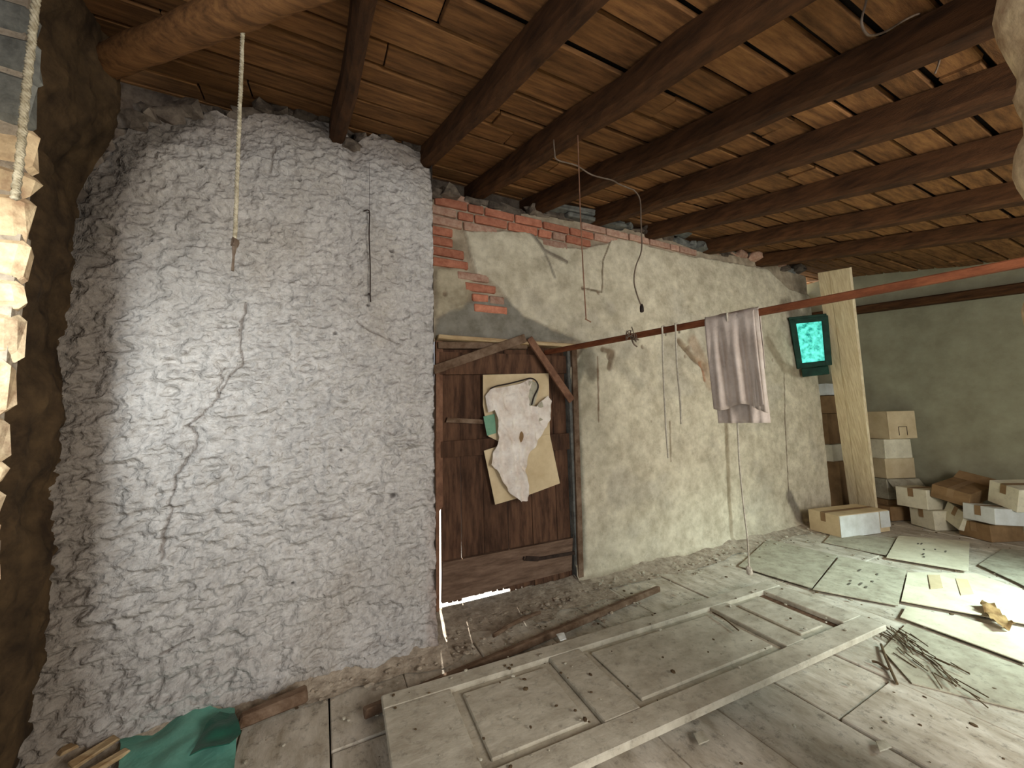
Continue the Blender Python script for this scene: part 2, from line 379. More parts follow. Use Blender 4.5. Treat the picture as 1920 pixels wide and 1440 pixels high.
c *= (1-.30*sst(.50, .72, fbm(X*34, Z*44, 3, 58))*(.4+fbm(X*4, Z*4, 2, 59)))[:, None]
c = mixc(c, .5*sst(.52, .75, fbm(X*3.3, Z*2.2, 4, 21)), (.62, .585, .53))
for k, q in enumerate(cr):
    dd = dline(wx+.022*(fbm(X*34, Z*34, 2, 72)-.5), Z+.03*(fbm(X*15, Z*15, 3, 71)-.5), q); mk = sst(.0065, .0015, dd*(.6+.9*fbm(X*9, Z*9, 2, 73))); disp += .014*mk; c = mixc(c, .75*mk, (.22, .18, .15))
for (px, py, rr) in [(734, 470, .018), (738, 930, .02), (735, 480, .010), (628, 625, .014), (690, 572, .012), (200, 430, .03), (560, 335, .016), (548, 1096, .012), (375, 310, .014), (640, 845, .01)]:
    q = W([(px, py)], YL)[0]; mk = sst(rr, rr*.4, np.hypot(X-q[0], (Z-q[1])*1.2)); disp += .02*mk; c = mixc(c, .8*mk, (.12, .1, .09))
e = sst(XE-.09, XE, X)*sst(1.2, .2, Z)*fbm(X*20, Z*8, 3, 14); c = mixc(c, np.clip(e*1.2, 0, 1)*.7, (.42, .26, .19))
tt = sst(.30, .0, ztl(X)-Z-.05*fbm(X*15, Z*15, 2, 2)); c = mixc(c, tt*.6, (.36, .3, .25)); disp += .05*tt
lf = sst(-.66, -.97, X+.10*(fbm(X*8, Z*6, 3, 77)-.5)+.10*sst(2.2, 2.9, Z)); c = mixc(c, lf*.85, (.36, .31, .25))  # brown fade at the left end paints the pier's shadow into the wall colour
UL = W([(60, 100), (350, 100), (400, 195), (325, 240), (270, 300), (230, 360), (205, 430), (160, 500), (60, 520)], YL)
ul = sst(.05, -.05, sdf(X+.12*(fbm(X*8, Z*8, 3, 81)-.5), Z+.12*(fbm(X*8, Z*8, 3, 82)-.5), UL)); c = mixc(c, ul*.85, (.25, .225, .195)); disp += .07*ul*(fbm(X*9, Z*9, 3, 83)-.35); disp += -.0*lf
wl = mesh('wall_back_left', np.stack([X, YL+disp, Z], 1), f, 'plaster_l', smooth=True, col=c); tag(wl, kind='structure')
mb = MB(); mb.box(((XE-1.3)/2, (YL+.06+2.9)/2+.02, 1.4), (XE+1.3-.02, 2.9-YL-.09, 2.9), None, .0); mb.box(((XE-1.3)/2, 2.72, 2.9), (XE+1.3-.02, .3, .5)); mb.build('wall_core', 'rubble', wl)
# end face of the thick wall, towards the doorway
mb = MB()
zz = np.linspace(-.03, float(ztl(np.array([XE]))[0]), 60)
vs = []; fs = []
for i, z in enumerate(zz):
    for j, yq in enumerate(np.linspace(YL+.0, 2.9, 10)): vs.append((XE-.002-.012*mnoise.noise(Vector((yq*6, z*7, 2))) if j else XE, yq, z))
for i in range(59):
    for j in range(9): fs.append((i*10+j, i*10+j+1, (i+1)*10+j+1, (i+1)*10+j))
mesh('wall_end', vs, fs, 'rubble', wl, smooth=True)
# ------------------------------------------------------------------ door wall
ptop = [(816, 362), (870, 372), (930, 388), (1000, 400), (1060, 405), (1100, 400), (1165, 420), (1210, 436), (1290, 455), (1330, 470), (1400, 480), (1450, 490), (1520, 520)]
tp = W(ptop, YD); tx2 = [p[0] for p in tp]; tz2 = [p[1] for p in tp]
ztd = lambda X: np.interp(X, tx2, tz2)+.02*(fbm(X*12, X*0+1, 3, 15)-.5)
XC = onY(1556, 930, YD).x
DX0, DX1, DZ = onY(820, 900, YD).x-.02, onY(1071, 800, YD).x, onY(940, 640, YD).z
X, Z, f, nx, nz = wallgrid(.45, XC, ztd, .0105)
idx = np.arange(nx*nz).reshape(nx, nz)
wob = .035*(fbm(X*10, Z*10, 3, 3)-.5)
PL = W([(872, 432), (988, 434), (1044, 462), (1090, 466), (1140, 455), (1150, 446), (1190, 452), (1237, 467), (1300, 480), (1360, 490), (1440, 505), (1480, 540), (1530, 560), (1600, 700), (1600, 1100), (1070, 1100), (1092, 1020), (1082, 800), (1068, 690), (1100, 645), (1040, 618), (985, 592), (960, 572), (940, 545), (915, 520), (895, 512), (880, 470)], YD)
sd = sdf(X+wob, Z+.03*(fbm(X*11, Z*11, 3, 13)-.5), PL)
pl = sst(.006, -.006, sd)                       # 1 where the plaster coat survives
disp = .026*(1-pl)+.02*(fbm(X*1.6, Z*1.6, 3, 6)-.5)+.010*(fbm(X*14, Z*14, 4, 7)-.5)
c = np.tile(np.array([[.84, .80, .685]]), (len(X), 1))*(.86+.26*fbm(X*3, Z*3, 4, 18))[:, None]
c = mixc(c, .55*sst(.52, .72, fbm(X*2.6+4, Z*3.2, 5, 25)), (.60, .575, .52))
mort = np.tile(np.array([[.56, .49, .40]]), (len(X), 1))*(.7+.6*fbm(X*20, Z*20, 3, 19))[:, None]
GP = W([(850, 575), (900, 560), (950, 560), (985, 592), (1040, 620), (1085, 640), (818, 640), (818, 600)], YD)
g = sst(.02, -.02, sdf(X+wob, Z+wob, GP)); mort = mixc(mort, g, (.33, .325, .30)); disp -= .016*g*(1-pl)
CP = W([(818, 500), (870, 505), (890, 535), (870, 575), (818, 592)], YD)
g2 = sst(.02, -.02, sdf(X+wob, Z+wob, CP)); mort = mixc(mort, g2, (.62, .57, .46)); disp -= .02*g2
c = c*pl[:, None]+mort*(1-pl)[:, None]
def stain_and_shade(path, w_, col, amt, d_=0.):
    global c, disp
    mk = sst(w_, w_*.3, dline(X+wob*.4, Z, W(path, YD)))*(.5+.8*fbm(X*30, Z*30, 3, 41)); mk = np.clip(mk*1.35, 0, 1); c = mixc(c, mk*min(1, amt*1.15), tuple(q*.86 for q in col)); disp = disp+d_*mk
stain_and_shade([(1100, 660), (1075, 720), (1085, 900), (1090, 1060)], .07, (.40, .40, .345), .8, .004)
stain_and_shade([(1100, 655), (1110, 700)], .10, (.44, .42, .36), .7)
stain_and_shade([(1120, 670), (1122, 790)], .012, (.36, .24, .17), .8)
stain_and_shade([(1362, 770), (1366, 900), (1372, 1010)], .04, (.50, .43, .32), .75, .004)
stain_and_shade([(1470, 700), (1473, 800), (1480, 935)], .013, (.28, .22, .17), .85, .006)
stain_and_shade([(1255, 790), (1258, 865)], .012, (.36, .28, .2), .7)
stain_and_shade([(998, 440), (1020, 470), (1062, 492)], .022, (.28, .24, .21), .75, -.01)
stain_and_shade([(1000, 440), (1022, 475), (1040, 520)], .016, (.40, .37, .33), .7)
stain_and_shade([(1092, 540), (1128, 548), (1130, 490), (1145, 450)], .012, (.30, .24, .18), .8)
stain_and_shade([(1470, 570), (1510, 600), (1480, 640)], .11, (.46, .41, .34), .7)
stain_and_shade([(1480, 560), (1490, 690)], .06, (.50, .45, .38), .6)
stain_and_shade([(1275, 640), (1300, 670), (1325, 690)], .05, (.44, .35, .26), .9, .02)
stain_and_shade([(1300, 640), (1330, 700), (1332, 720)], .10, (.66, .50, .38), .6, .008)
stain_and_shade([(1130, 655), (1150, 660), (1142, 690)], .035, (.34, .26, .19), .8, .01)
stain_and_shade([(1480, 930), (1500, 975)], .09, (.34, .31, .28), .85)  # corner shadow painted at the wall foot
stain_and_shade([(1440, 640), (1470, 690), (1500, 700)], .09, (.52, .45, .34), .7)
stain_and_shade([(1060, 1095), (1300, 1040), (1520, 985)], .05, (.46, .40, .32), .6)
stain_and_shade([(1316, 680), (1322, 712)], .03, (.60, .32, .2), .75, .012)
stain_and_shade([(1190, 640), (1160, 680), (1200, 720)], .08, (.58, .56, .50), .4)
for px, py, rr in [(1205, 650, .02), (1093, 540, .02), (1122, 548, .02), (1142, 668, .035), (1293, 652, .03), (1449, 675, .018), (1285, 668, .02), (1222, 790, .012), (835, 550, .02)]:
    q = W([(px, py)], YD)[0]; mk = sst(rr, rr*.5, np.hypot(X-q[0], (Z-q[1])*.8)); disp += .015*mk; c = mixc(c, .7*mk, (.26, .18, .13))
bt = sst(.26, .06, Z+.12*(fbm(X*6, X*0, 3, 31)-.5)); c = mixc(c, bt*.35, (.55, .50, .42)); disp -= .05*sst(.07, 0, Z)
hole = (X > DX0) & (X < DX1) & (Z < DZ)
hidx = hole.reshape(nx, nz); keep = ~(hidx[:-1, :-1] & hidx[1:, :-1] & hidx[1:, 1:] & hidx[:-1, 1:])
f = [q for q, k in zip(f, keep.ravel()) if k]
wd_ = mesh('wall_back', np.stack([X, YD+disp, Z], 1), f, 'plaster_d', smooth=True, col=c); tag(wd_, kind='structure')
mb = MB()
mb.box(((DX1+XC)/2+.01, YD+.19, 1.5), (XC-DX1-.02, .26, 2.96)); mb.box(((.45+XC)/2, YD+.24, 3.0), (XC-.45, .12, .34)); mb.box((DX0/2+.2, YD+.2, 1.5), (DX0-.4, .26, 2.96)); mb.box(((DX0+DX1)/2, YD+.19, (DZ+2.98)/2+.03), (DX1-DX0+.05, .26, 2.98-DZ))
mb.build('wall_core', 'rubble', wd_)
mb = MB(); mb.box((DX1+.012, YD+.13, DZ/2-.01), (.03, .25, DZ), None, .004, .004); mb.build('reveal', 'stone_g', wd_)
# bricks laid bare
BP = [(x, z) for x, z in W([(818, 372), (1000, 405), (1200, 440), (1300, 470), (1300, 482), (1237, 470), (1190, 455), (1150, 449), (1090, 468), (1044, 464), (988, 440), (872, 436), (880, 470), (890, 510), (915, 522), (945, 548), (955, 575), (900, 585), (880, 560), (850, 545), (818, 520)], YD)]
nb = 0
for row in range(14):
    z = 2.13+row*.077; x = .45+(.145 if row % 2 else 0)-.03*(row % 3)
    while x < 3.4:
        ln = random.choice([.26, .27, .28, .135]); xc = x+ln/2
        s = sdf(np.array([xc, x+.05, x+ln-.05]), np.array([z, z, z]), BP)
        if (s < .02).sum() >= 2 and s.min() < -.01:
            side = sdf(np.array([xc]), np.array([z]), CP)[0]
            if side > .0 or random.random() < .25:
                mb = MB(); mb.box((xc, YD+.026+.02*(fbm(np.array([xc*1.6]), np.array([z*1.6]), 3, 6)[0]-.5), z), (ln-.014, .05, .060), Matrix.Rotation(random.uniform(-.012, .012), 3, 'Y'), .006, .003)
                mb.build('brick', 'brick' if random.random() < .72 and x < 1.9 else 'brickp', wd_); nb += 1
        x += ln
# rubble along the wall head, between the rafters
random.seed(21)
for i in range(46):
    x = .6+i*.105+random.uniform(-.03, .03); zt = float(ztd(np.array([x]))[0]); s = random.uniform(.07, .15)
    mb = MB()
    if random.random() < .5: mb.rock((x, YD+random.uniform(.0, .08), zt+random.uniform(-.01, .04)), (s*1.3, s, s*.7))
    else: mb.box((x, YD+.07, zt+random.uniform(.0, .03)), (s*1.6, .12, s*.5), Matrix.Rotation(random.uniform(-.15, .15), 3, 'Y'), .01, .012)
    mb.build('stone', random.choice(['rubble', 'stone_g', 'brickp', 'rubble']), wd_)
for q in [((1010, 385), (1160, 412), .055), ((1060, 404), (1170, 428), .03), ((1230, 425), (1290, 440), .05)]:
    p0, p1 = onY(*q[0], YD-.01), onY(*q[1], YD-.01); mb = MB(); bar(mb, p0, p1, .10, q[2], ch=.01, jit=.008); mb.build('stone', 'stone_g', wd_)
for i in range(26):
    x = -1.05+i*.066; s = random.uniform(.06, .13); mb = MB(); mb.rock((x, YL+.1+random.uniform(-.02, .05), float(ztl(np.array([x]))[0])+random.uniform(.0, .05)), (s*1.3, s, s*.8)); mb.build('stone', 'rubble', wl)
# ------------------------------------------------------------------ far wall and corner recess
X2 = np.linspace(-2.6, 3.3, 60); Z2 = np.linspace(-.03, 3.2, 34); A, B = np.meshgrid(X2, Z2, indexing='ij'); A = A.ravel(); B = B.ravel()
idx = np.arange(60*34).reshape(60, 34); f = np.stack([idx[:-1, :-1], idx[:-1, 1:], idx[1:, 1:], idx[1:, :-1]], -1).reshape(-1, 4).tolist()
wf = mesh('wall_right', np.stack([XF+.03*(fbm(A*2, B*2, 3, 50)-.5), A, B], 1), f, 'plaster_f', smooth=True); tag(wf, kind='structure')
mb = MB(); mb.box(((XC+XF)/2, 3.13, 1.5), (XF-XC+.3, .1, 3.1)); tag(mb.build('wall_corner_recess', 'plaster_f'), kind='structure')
p0, p1 = onX(1600, 583, XF-.08), onX(1920, 540, XF-.08); d = (p1-p0); mb = MB(); bar(mb, p0-d*.35, p1+d*1.3, .12, .10, ch=.015, jit=.01)
tag(mb.build('ceiling_beam', 'beam', loc=p0), 'dark wall plate timber lying along the top of the far end wall', 'beam', 'roof rafters')
# ------------------------------------------------------------------ left side wall: dark earthen strip and bright stone pier
A, B = np.meshgrid(np.linspace(1.2, YL+.05, 70), np.linspace(-.03, 3.1, 180), indexing='ij'); A = A.ravel(); B = B.ravel()
idx = np.arange(70*180).reshape(70, 180); f = np.stack([idx[:-1, :-1], idx[1:, :-1], idx[1:, 1:], idx[:-1, 1:]], -1).reshape(-1, 4).tolist()
xw = -.985+.10*(fbm(A*5, B*5, 4, 90)-.5)+.05*(fbm(A*14, B*14, 3, 91)-.5)+.10*sst(2.3, 2.9, B)
c = np.tile(np.array([[.9, .85, .75]]), (len(A), 1))*(.6+.8*fbm(A*7, B*7, 4, 92))[:, None]
ws = mesh('wall_left', np.stack([xw, A, B], 1), f, 'earth', smooth=True, col=c); tag(ws, kind='structure')
prof = [(-40, 80), (100, 78), (245, 72), (380, 70), (440, 68), (480, 70), (520, 58), (640, 52), (700, 46), (740, 28), (800, 22), (850, 18), (950, 10), (1020, 3), (1440, -20)]
YP = 1.62
pz = [onY(e, yy, YP).z for yy, e in prof][::-1]; pxx = [onY(e, yy, YP+.05).x for yy, e in prof][::-1]
z = 0.0; random.seed(5)
while z < 2.75:
    hgt = random.uniform(.07, .17); x1 = float(np.interp(z+hgt/2, pz, pxx))+random.uniform(-.006, .006)
    while x1 > -1.5:
        wd = random.uniform(.09, .24); mb = MB()
        mb.box((x1-wd/2, YP+.03+random.uniform(-.008, .008), z+hgt/2), (wd-.003, .06, hgt-.003), Matrix.Rotation(random.uniform(-.08, .08), 3, 'Y'), .02, .012)
        mb.build('stone', 'stone' if z+hgt/2 < onY(40, 245, YP).z else 'stone_g', ws); x1 -= wd
    z += hgt
mb = MB()
for i in range(len(pz)-1):
    if pz[i+1] > 0: mb.box(((pxx[i]-.02-1.6)/2, YP+.035, (max(pz[i], -.03)+pz[i+1])/2), (1.6+pxx[i]-.02, .045, pz[i+1]-max(pz[i], -.03)))
mb.build('mortar', 'dust', ws)
# ------------------------------------------------------------------ broken pier at the right edge, close to the camera
d0 = 1.0
pr = [(-120, 1880), (-40, 1872), (0, 1869), (45, 1860), (80, 1868), (115, 1886), (149, 1906), (170, 1905), (188, 1898), (210, 1906), (229, 1917), (264, 1920), (295, 1900), (333, 1897), (355, 1906), (378, 1922), (420, 1935), (520, 1932), (560, 1921), (585, 1914), (612, 1920), (660, 1940), (900, 1942), (1300, 1946), (1700, 1950)]
vs = []; fs = []; n = 20; rows = 0
for i in range(len(pr)-1):
    for j in range(4):
        t = j/4; yy = pr[i][0]*(1-t)+pr[i+1][0]*t; xx = pr[i][1]*(1-t)+pr[i+1][1]*t
        v = Vector((R@pixv(xx, yy)).tolist()); fw = Vector((R@np.array([0, 0, -1.])).tolist()); sd_ = Vector((R@np.array([1., 0, 0])).tolist()); sd_.z = 0; sd_.normalize(); fd = Vector((-sd_.y, sd_.x, 0))
        p = Vector((0, 0, H))+v*d0; hv = Vector((v.x, v.y, 0)).normalized(); sd_ = Vector((hv.y, -hv.x, 0)); fd = hv; cc = p+sd_*.22
        for k in range(n):
            an = 2*math.pi*k/n; q = cc-sd_*.22*math.cos(an)+fd*.22*math.sin(an)
            q += sd_*.03*mnoise.noise(Vector((an*2, p.z*9, 1)))*abs(math.sin(an)); vs.append(q)
        rows += 1
for i in range(rows-1):
    for k in range(n): fs.append((i*n+k, (i+1)*n+k, (i+1)*n+(k+1) % n, i*n+(k+1) % n))
zmin = min(v.z for v in vs)
vs = [Vector((v.x, v.y, min(v.z, 2.44))) for v in vs]
tag(mesh('stone_pier', vs, fs, 'stone', loc=(1.6, .3, 0), smooth=True), 'crumbling pale stone pier cut off by the right edge of the photo', 'pillar')
# ------------------------------------------------------------------ the plank door in the doorway
YDR = 2.68
door = empty('door_1', (DX0, YDR, 0), kind='structure')
xl = [826, 864, 905, 950, 995, 1040, 1074]
for i in range(6):
    a0, a1 = onY(xl[i], 900, YDR).x, onY(xl[i+1], 900, YDR).x-.004
    if i == 0: a0 += .004
    zlo = [.085, .095, .085, .05, .03, .02][i]; zt = DZ+.02-(.03 if 2 < i < 5 else 0)
    vs = []; k = 5
    mb = MB(); mb.box(((a0+a1)/2, YDR, (zlo+zt)/2), (a1-a0, .028, zt-zlo), Matrix.Rotation(.004 if i == 0 else 0, 3, 'Y'), .003, .002)
    # ragged rotten foot
    for j in range(4):
        xx = a0+(a1-a0)*(j+.5)/4; h = random.uniform(.01, .035)
        if zlo > .03: mb.box((xx, YDR, zlo-h/2+.004), ((a1-a0)/5, .022, h), None, .002, .002)
    mb.build('plank', 'doorw', door)
def ledge(pts, th, mt, nm='ledge', Y=YDR-.035, wd=.03):
    P = [onY(x, y, Y) for x, y in pts]; z0 = min(P[0].z, P[1].z)
    mb = MB(); vs = [Vector((p.x, Y+o, p.z)) for o in (-wd/2, wd/2) for p in P]
    mb.add(vs, [(0, 3, 2, 1), (4, 5, 6, 7), (0, 1, 5, 4), (1, 2, 6, 5), (2, 3, 7, 6), (3, 0, 4, 7)]); return mb.build(nm, mt, door)
ledge([(828, 1130), (1070, 1068), (1072, 1008), (829, 1054)], 0, 'doorl')
ledge([(826, 858), (1068, 842), (1068, 812), (826, 828)], 0, 'doorw')
ledge([(824, 703), (1064, 700), (1064, 668), (823, 660)], 0, 'doorw')
ledge([(835, 792), (905, 795), (905, 787), (838, 783)], 0, 'woodb', 'splinter', YDR-.03)
mb = MB(); P = [onY(x, y, YDR-.058) for x, y in [(986, 1047), (1010, 1048), (1040, 1041), (1080, 1036)]]
bar(mb, P[1], P[3], .008, .026, ch=.002); bar(mb, P[0], P[1], .008, .034, ch=.002); mb.tube([P[0]+Vector((-.012, 0, -.012)), P[0]+Vector((-.02, 0, .0)), P[0]+Vector((-.012, 0, .014))], .006, 6)
mb.build('strap_hinge', 'iron', door)
for nm, q in (('jamb', [(1068, 655), (1077, 655), (1090, 1088), (1081, 1090)]),):
    ledge(q, 0, 'woodb', nm, YD+.02, .07)
ledge([(820, 960), (829, 950), (829, 640), (820, 640)], 0, 'woodr', 'jamb', YDR-.03, .03)
ledge([(816, 1150), (822, 1150), (822, 640), (816, 640)], 0, 'woodr', 'jamb', YD+.05, .05)
p0, p1 = onY(818, 634, YD+.02), onY(1095, 634, YD+.02); p1.z = p0.z+.0
mb = MB(); bar(mb, p0, Vector((p1.x, p1.y, p0.z+.01)), .10, .03, ch=.004, jit=.003); mb.build('lintel', 'woodl', door)
p0, p1 = onY(818, 648, YD+.04), onY(985, 650, YD+.04); mb = MB(); bar(mb, p0, p1, .08, .045, ch=.004, jit=.004); mb.build('lintel', 'woodb', door)
# braces nailed over the door
for a_, b_, mt, lb in (((812, 694), (985, 634), 'woodb', 'weathered grey brown batten slanting over the top left of the old door'), ((992, 634), (1072, 752), 'woodr', 'reddish batten slanting from the lintel to the right door jamb')):
    P, Q = onY(*a_, YD-.03), onY(*b_, YD-.04); mb = MB(); bar(mb, P, Q, .022, .062, Vector((0, 0, 1)), .003, .003)
    tag(mb.build('wooden_batten', mt, loc=P), lb, 'batten', 'battens nailed over the old door')
# cardboard and cloth on the door
o = pxsheetY('cardboard_sheet', [(905, 703), (1028, 700), (1031, 830), (960, 840), (915, 818), (905, 760)], YDR-.06, 'card', res=.05, th=.006, amp=.002, freq=2)
tag(o, 'upper beige cardboard sheet pinned on the door behind the white garment', 'cardboard')
o = pxsheetY('cardboard_sheet', [(907, 845), (960, 828), (1030, 814), (1049, 906), (990, 928), (928, 946)], YDR-.068, 'card', res=.05, th=.006, amp=.002, freq=2)
tag(o, 'lower tilted beige cardboard sheet on the door, under the hanging cloth', 'cardboard')
o = pxsheetY('plastic_scrap', [(906, 781), (927, 776), (930, 812), (913, 817)], YDR-.075, 'lgreen', res=.03, th=.004)
tag(o, 'small pale green plastic scrap at the left edge of the upper cardboard', 'plastic scrap')
gp = [(245, 460), (330, 452), (470, 425), (560, 385), (575, 395), (548, 500), (545, 590), (600, 605), (640, 565), (700, 515), (722, 560), (720, 700), (690, 740), (640, 830), (560, 960), (520, 1040), (522, 1150), (545, 1340), (480, 1352), (400, 1290), (330, 1190), (290, 1100), (240, 1060), (270, 960), (310, 850), (300, 780), (300, 720), (275, 630), (225, 650), (205, 520)]
gp = [(860+x/4.233, 620+y/4.233) for x, y in gp]
def gfold(x, z):
    cx = onY(985, 830, YDR).x; dz = DZ-z; u = (x-cx+.10*(z-1.3))
    return .034*abs(math.sin(u*38+3*mnoise.noise(Vector((x*7, z*5, 0)))+z*4))*min(1, max(.25, dz))+.012
gar = pxsheetY('hanging_garment', gp, YDR-.085, 'linen', res=.014, th=.004, amp=.012, freq=20, fold=gfold)
tag(gar, 'crumpled dirty white garment hanging from the door over two cardboards', 'cloth')
mb = MB(); st = [(250, 462), (300, 440), (400, 420), (500, 395), (570, 378), (615, 400), (632, 450), (600, 520), (580, 590)]
mb.tube(smooth_path([onY(860+x/4.233, 620+y/4.233, YDR-.115) for x, y in st], 4), .0055, 6); mb.build('strap', 'wire', gar)
for q, mt in (([(560, 400), (620, 410), (635, 470), (600, 590), (545, 600), (540, 500)], 'cardd'), ([(600, 610), (660, 560), (680, 640), (700, 690), (640, 720)], 'cardd'), ([(440, 900), (500, 790), (560, 790), (500, 920), (430, 990)], 'cardb')):
    pxsheetY('torn_lining', [(860+x/4.233, 620+y/4.233) for x, y in q], YDR-.104, mt, gar, res=.03, th=.003, amp=.004, freq=15)
# ------------------------------------------------------------------ pole, cloth, cords
PA, PB = onY(1030, 660, YD-.02), Vector((2.3, .42, 0)); PB = onX(1920, 492, 2.28); PB.z = PB.z
dp = (PB-PA); PE = PB+dp*.35
mb = MB(); N = 10
for i in range(N): pass
bar(mb, PA-dp*.02, PE, .035, .036, ch=.006, jit=.002)
tag(mb.build('wooden_pole', 'pole', loc=PA), 'long reddish brown square pole running from the doorway to the right foreground', 'pole')
def onpole(px):      # point of the pole seen at that column
    lo, hi = 0., 1.35
    for _ in range(40):
        t = (lo+hi)/2; p = PA+dp*t; cc = R.T@(np.array(p)-np.array([0, 0, H])); x = 960+F*cc[0]/-cc[2]
        if x < px: lo = t
        else: hi = t
    return PA+dp*lo
sidev = Vector((-dp.y, dp.x, 0)).normalized()
if sidev.dot(Vector((-1, 0, 0))) < 0: sidev = -sidev      # towards the camera side of the pole
def drape(x0, x1, dfront, dback, mt, name, parent=None, off=0., amp=.012, skew=0., nu=34, nv=46, seed=0):
    a_, b_ = onpole(x0), onpole(x1); vs = []; fs = []
    L = .018+off
    for i in range(nu+1):
        u = i/nu; base = a_.lerp(b_, u)
        df = dfront(u)
        for j in range(nv+1):
            s_ = j/nv*(df+dback+.05)-dback      # <0 back side, 0..0.05 over the top
            if s_ < 0: o1, dz = -L-.004, -.0+s_
            elif s_ < .05: an = math.pi*(s_/.05); o1, dz = -L*math.cos(an), .006+.018*math.sin(an)
            else: o1, dz = L+.004, -(s_-.05)
            k = min(1, abs(dz)/.2)
            fo = amp*k*(math.sin(u*15+seed+1.5*math.sin(dz*3))+.6*math.sin(u*31+seed*2))+.010*k*mnoise.noise(Vector((u*5, dz*6, seed)))
            p = base+sidev*(o1+(fo if o1 > 0 else -fo))+Vector((0, 0, dz+.005))+(b_-a_)*skew*max(0, -dz)
            vs.append(p)
    for i in range(nu):
        for j in range(nv): fs.append((i*(nv+1)+j, (i+1)*(nv+1)+j, (i+1)*(nv+1)+j+1, i*(nv+1)+j+1))
    o = mesh(name, vs, fs, mt, parent, None if parent else a_, True)
    md = o.modifiers.new('thick', 'SOLIDIFY'); md.thickness = .003; return o
dl = drape(1324, 1416, lambda u: .50+.012*math.sin(u*9)-.02*u, .58, 'cloth', 'draped_cloth', amp=.014, skew=.12, seed=1)
tag(dl, 'dusty grey beige cloth draped over the wooden pole', 'cloth')
drape(1400, 1424, lambda u: .50+.03*u, .30, 'clothl', 'inner_fold', dl, off=-.004, amp=.006, skew=.03, nu=12, seed=3)
pn = [(1345, 735), (1430, 742), (1432, 760), (1400, 778), (1352, 772)]
# hanging cords
def hang(px, pts, r, mt, lab, grp='cords hanging from the pole', name='string', cat='cord', knot=False):
    b = onpole(px); P = [b+Vector((0, 0, .02))+sidev*.0]
    n = np.array([b.x, b.y]); hd = Vector((R@np.array([0, 0, -1.])).tolist()); dd = hd.dot(b-Vector((0, 0, H)))
    P = [on(x, y, list(hd), dd+hd.z*H) for x, y in pts]
    mb = MB(); mb.tube(smooth_path([p+sidev*.022 for p in P], 4), r, 6)
    mb.tube([b+sidev*.024+Vector((0, 0, -.022)), b+sidev*.024+Vector((0, 0, .022)), b+Vector((0, 0, .026)), b-sidev*.024+Vector((0, 0, .022)), b-sidev*.024+Vector((0, 0, -.03))], r, 6)
    o = mb.build(name, mt, loc=b, smooth=True)
    if knot:
        k = MB(); k.rock(P[-1]+sidev*.022, (.03, .03, .05)); k.build('knot', mt, o)
    return tag(o, lab, cat, grp)
hang(1245, [(1245, 618), (1247, 700), (1251, 790), (1256, 858)], .006, 'cord', 'pale cord hanging from the pole, left one of the pair near its middle')
hang(1270, [(1270, 612), (1272, 680), (1278, 750), (1280, 795)], .006, 'cord', 'pale cord hanging from the pole, right one of the pair, nearer the draped cloth')
hang(1366, [(1366, 590), (1384, 780), (1389, 870), (1398, 960), (1404, 1010), (1407, 1068)], .0045, 'cord', 'long pale string hanging below the draped cloth with a white knot at its end', knot=True)
b = onpole(1187); mb = MB()
for k in range(4): 
    an = [b+Vector((random.uniform(-.05, .05), random.uniform(-.05, .05), random.uniform(-.05, .05))) for _ in range(3)]
    mb.tube(smooth_path([b+sidev*.03+Vector((0, 0, -.02))]+[p+sidev*.04 for p in an]+[b+sidev*.03+Vector((0, 0, .02))], 4), .003, 5)
mb.tube(smooth_path([b+sidev*.03, b+sidev*.03+Vector((.02, 0, -.05)), b+sidev*.03+Vector((.05, 0, -.07))], 4), .005, 5)
tag(mb.build('wire_tangle', 'gwire', loc=b, smooth=True), 'small tangle of thin wire wound round the pole near the doorway', 'wire')
# ropes from the rafters
def rope(P, r, mt, name, lab, cat='rope', grp=None, strands=3, turns=14):
    P = smooth_path(P, 8); mb = MB(); n = len(P)
    for s in range(strands):
        q = []
        tot = n*3
        for i in range(tot):
            t = i/(tot-1)*(n-1); k = min(int(t), n-2); c_ = P[k].lerp(P[k+1], t-k); an = i/(tot-1)*turns*2*math.pi+s*2*math.pi/strands
            q.append(c_+Vector((math.cos(an), math.sin(an), 0))*r*.55)
        mb.tube(q, r*.55, 5)
    o = mb.build(name, mt, loc=P[0], smooth=True); return tag(o, lab, cat, grp)
rope([onY(62, 52, 1.5)+Vector((0, 0, .36)), onY(62, 52, 1.5), onY(48, 180, 1.5), onY(38, 290, 1.5), onY(28, 372, 1.5)], .0100, 'rope', 'rope', 'thick twisted pale rope hanging before the bright stone pier', turns=26)
P = [onY(x, y, 1.59) for x, y in [(456, 20), (453, 120), (448, 240), (443, 380), (440, 460)]]
o = rope(P, .0075, 'rope', 'rope', 'long straight pale rope hanging in front of the rough grey wall', turns=30)
mb = MB(); mb.tube([P[-1], onY(438, 480, 1.59), onY(436, 508, 1.59)], [.009, .004, .005], 6); mb.rock(onY(441, 455, 1.59), (.02, .02, .035)); mb.build('frayed_end', 'gwire', o)
mb = MB(); mb.tube(smooth_path([onY(x, y, YL-.03) for x, y in [(682, 396), (690, 394), (693, 402), (692, 440), (694, 500), (694, 552), (695, 566)]], 3), .0035, 5)
mb.tube([onY(694, 552, YL-.03), onY(690, 551, YL-.03)], .007, 6); mb.tube([onY(692, 300, YL-.03), onY(693, 400, YL-.03)], .0012, 4)
mb.tube([onY(693, 398, YL-.04), onY(693, 398, YL+.03)], .004, 5)
tag(mb.build('hooked_wire', 'wire', loc=onY(693, 396, YL)), 'thin dark hooked wire hanging from a nail on the rough grey wall', 'wire')
mb = MB(); mb.tube([onY(1083, 246, 1.52), onY(1088, 400, 1.52), onY(1093, 500, 1.52), onY(1099, 600, 1.52)], .0032, 6); mb.tube([onY(1097, 598, 1.52), onY(1108, 604, 1.52)], .003, 5)
